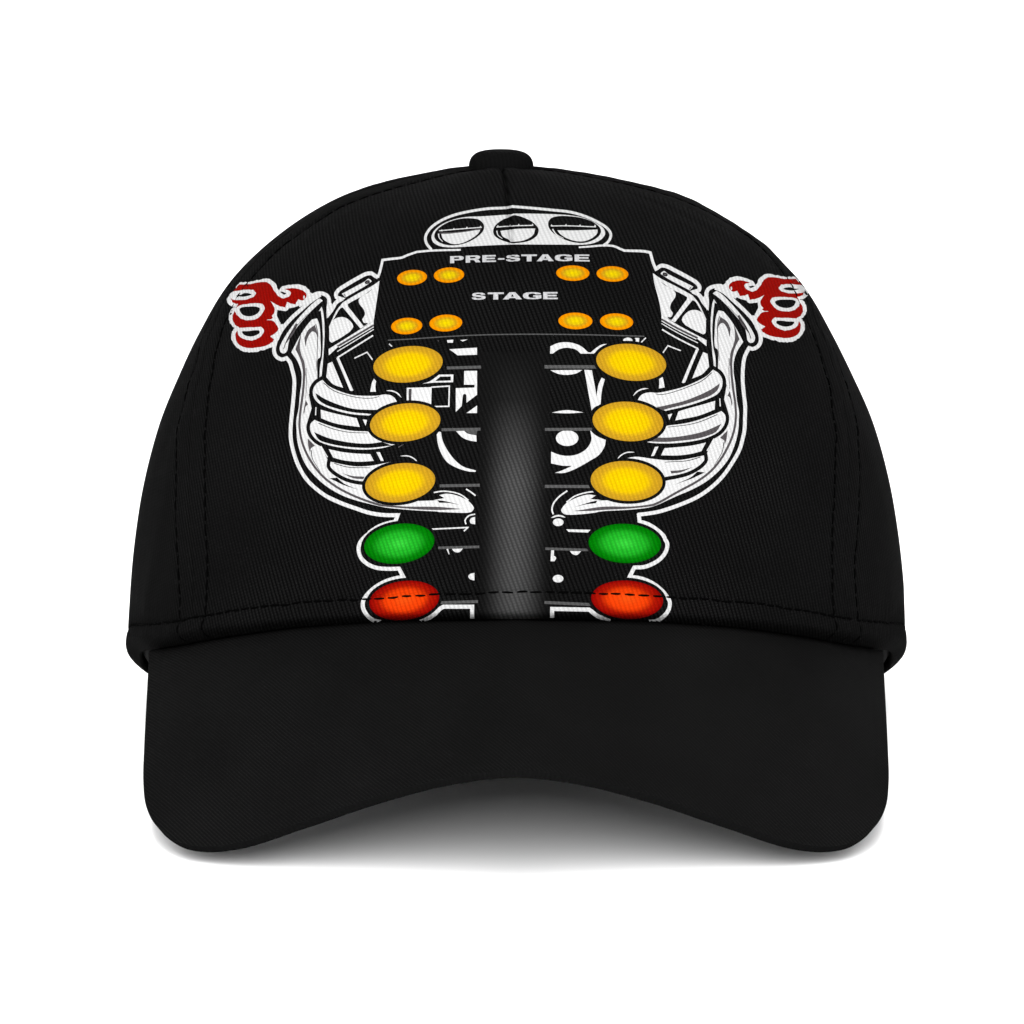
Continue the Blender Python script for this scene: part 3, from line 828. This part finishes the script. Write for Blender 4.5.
# ------------------------------------------------------------------ stitches
def stitch_mesh(name, path, nrm, parent, dash=.0024, gap=.00068, w=.00024, lift=.00034, seed=1):
    r = np.random.default_rng(seed)
    d = np.r_[0, np.cumsum(np.linalg.norm(np.diff(path, axis=0), axis=1))]
    V, F = [], []; pos = 0.0
    while pos < d[-1] - dash:
        L = dash*r.uniform(.85, 1.1); K = 7; m = 6
        k0 = len(V)
        jit = r.normal(0, .00006)
        for i in range(K):
            t = i/(K-1); q = pos + L*t
            P = np.array([np.interp(q, d, path[:, k]) for k in range(3)])
            n = np.array([np.interp(q, d, nrm[:, k]) for k in range(3)]); n /= np.linalg.norm(n)
            P2 = np.array([np.interp(min(q+.0003, d[-1]), d, path[:, k]) for k in range(3)])
            P1 = np.array([np.interp(max(q-.0003, 0), d, path[:, k]) for k in range(3)])
            tg = P2 - P1; tg /= np.linalg.norm(tg) + 1e-12
            sd = np.cross(tg, n)
            rad = w*(.7 + .3*math.sin(math.pi*min(max(t, .06), .94))**.5)
            c = P + n*(lift*max(math.sin(math.pi*t), .25)**.4 - .00006) + sd*jit
            for a in range(m):
                th = 2*math.pi*a/m
                V.append(c + sd*math.cos(th)*rad + n*math.sin(th)*rad*.75)
        for i in range(K-1):
            for a in range(m):
                F.append((k0+i*m+a, k0+i*m+(a+1) % m, k0+(i+1)*m+(a+1) % m, k0+(i+1)*m+a))
        F.append(tuple(k0+a for a in range(m))[::-1]); F.append(tuple(k0+(K-1)*m+a for a in range(m)))
        pos += L + gap*r.uniform(.7, 1.4)
    return mesh_obj(name, V, F, M['thread'], parent)
sv = np.linspace(.004, .985, 300)
def row_mesh(tab, parent, seed):
    ph = np.interp(sv, *tab)
    P, n = crown_full(ph, sv)
    stitch_mesh('stitching', P, n, parent, seed=seed)
row_mesh(T_LI, front, 1); row_mesh(T_RI, front, 2); row_mesh(T_LO, sideL, 3); row_mesh(T_RO, sideR, 4)
ph = np.linspace(HEM_P[0], HEM_P[-1], 400)
P, n = crown_full(ph, hem_s(ph))
stitch_mesh('stitching', P, n, front, seed=5, lift=.00042, w=.00023)
for lo, hi, par in ((R(-119), HEM_P[0], sideL), (HEM_P[-1], R(119), sideR)):
    ph = np.linspace(lo, hi, 200); P, n = crown_full(ph, hem_s(ph))
    stitch_mesh('stitching', P, n, par, seed=6)

# ------------------------------------------------------------------ the bill
EDGE = [(149,652,-.036),(146.5,700,-.062),(144,750,-.088),(143.2,784,-.104),(145.8,808,-.1135),(154.5,827,-.1215),(168,840,-.127),(184,848,-.131),
        (205,851,-.1335),(238,847.5,-.137),(300,828,-.1435),(380,802,-.1525),(450,785,-.160),(520,778,-.1645)]
half = np.array([on_depth(x, y - np.interp(d, [-.1645, -.135, -.10, -.03], [8, 4.5, 1.5, 0]), d) for x, y, d in EDGE])
half[-1, 0] = 0
edge = np.concatenate([half, (half[:-1]*[-1, 1, 1])[::-1]])
edge = catmull(edge, False, .0008)
arc = np.r_[0, np.cumsum(np.linalg.norm(np.diff(edge, axis=0), axis=1))]
NU, NV = 561, 101
uu = np.linspace(-1, 1, NU)
q = (uu*.5 + .5)*arc[-1]
outer = np.stack([np.interp(q, arc, edge[:, k]) for k in range(3)], 1)
PHM = R(66)
ph = PHM*(uu*.78 + .22*uu**3)
inner, inn = crown_full(ph, np.full(NU, .006))
inner = inner - inn*.0034
inner[:, 2] -= .0004
vv = 1 - (1 - np.linspace(0, 1, NV))**1.5
B = np.zeros((NV, NU, 3))
for j, v in enumerate(vv):
    B[j] = inner*(1-v) + outer*v
    wv = 4*v*(1-v)
    B[j, :, 2] += .0032*wv*(1-np.abs(uu)**2.5)
    # stitched-down hem along the outer edge
    e = (1-v)*np.linalg.norm(outer-inner, axis=1)
    B[j, :, 2] -= .00012*np.exp(-((e-.0046)/.0008)**2)
bill = mesh_obj('bill', B.reshape(-1, 3), grid_faces(NV, NU, True), [M['bill'], M['edge']], cap,
                {'weave': np.stack([B[..., 0], B[..., 1]*math.sin(R(25)) + B[..., 2]*math.cos(R(25))], -1).reshape(-1, 2)})
md = bill.modifiers.new('thickness', 'SOLIDIFY'); md.thickness = .0020; md.offset = -1; md.material_offset_rim = 1
md = bill.modifiers.new('rounding', 'BEVEL'); md.width = .0009; md.segments = 3; md.limit_method = 'ANGLE'; md.angle_limit = R(50)

# ------------------------------------------------------------------ button on top
BR = .0075
bc = np.array([(501-CX)/FPX*(DIST+.004), APEX[1]+.002, 0])
prof = [(0, .0060), (.0018, .00595), (.0040, .0058), (.0058, .0052), (.0069, .0042), (.0074, .0030), (BR, .0016), (.0073, .0002), (.0068, -.0012)]
prof = catmull(prof, False, .0004)
nb = 96; V = []; uvb = []
zb0 = .1266
for k, (r_, z_) in enumerate(prof):
    for a in range(nb):
        th = 2*math.pi*a/nb
        wr = 1 + .012*math.sin(7*th + 1)*(r_/BR)
        V.append((bc[0] + r_*wr*math.cos(th), bc[1] + r_*wr*math.sin(th), zb0 + z_))
        uvb.append((r_*math.cos(th), r_*math.sin(th)))
F = []
for k in range(len(prof)-1):
    for a in range(nb):
        F.append((k*nb+a, (k+1)*nb+a, (k+1)*nb+(a+1) % nb, k*nb+(a+1) % nb))
mesh_obj('button', V, F, M['button'], cap, {'weave': uvb})

# ------------------------------------------------------------------ sweatband inside
ph = np.linspace(-math.pi, math.pi, 241); s_ = np.linspace(.006, .20, 14)
gp2, gs2 = np.meshgrid(ph, s_)
P, n = crown_full(gp2, gs2)
P = P - n*.0032
sb = mesh_obj('sweatband', P.reshape(-1, 3), grid_faces(14, 241), M['sweat'], cap)
md = sb.modifiers.new('thickness', 'SOLIDIFY'); md.thickness = .0009; md.offset = -1
print('bill lowest', B[..., 2].min(), 'art faces', int(good.sum()), 'missed', int((vis & ~good).sum()))
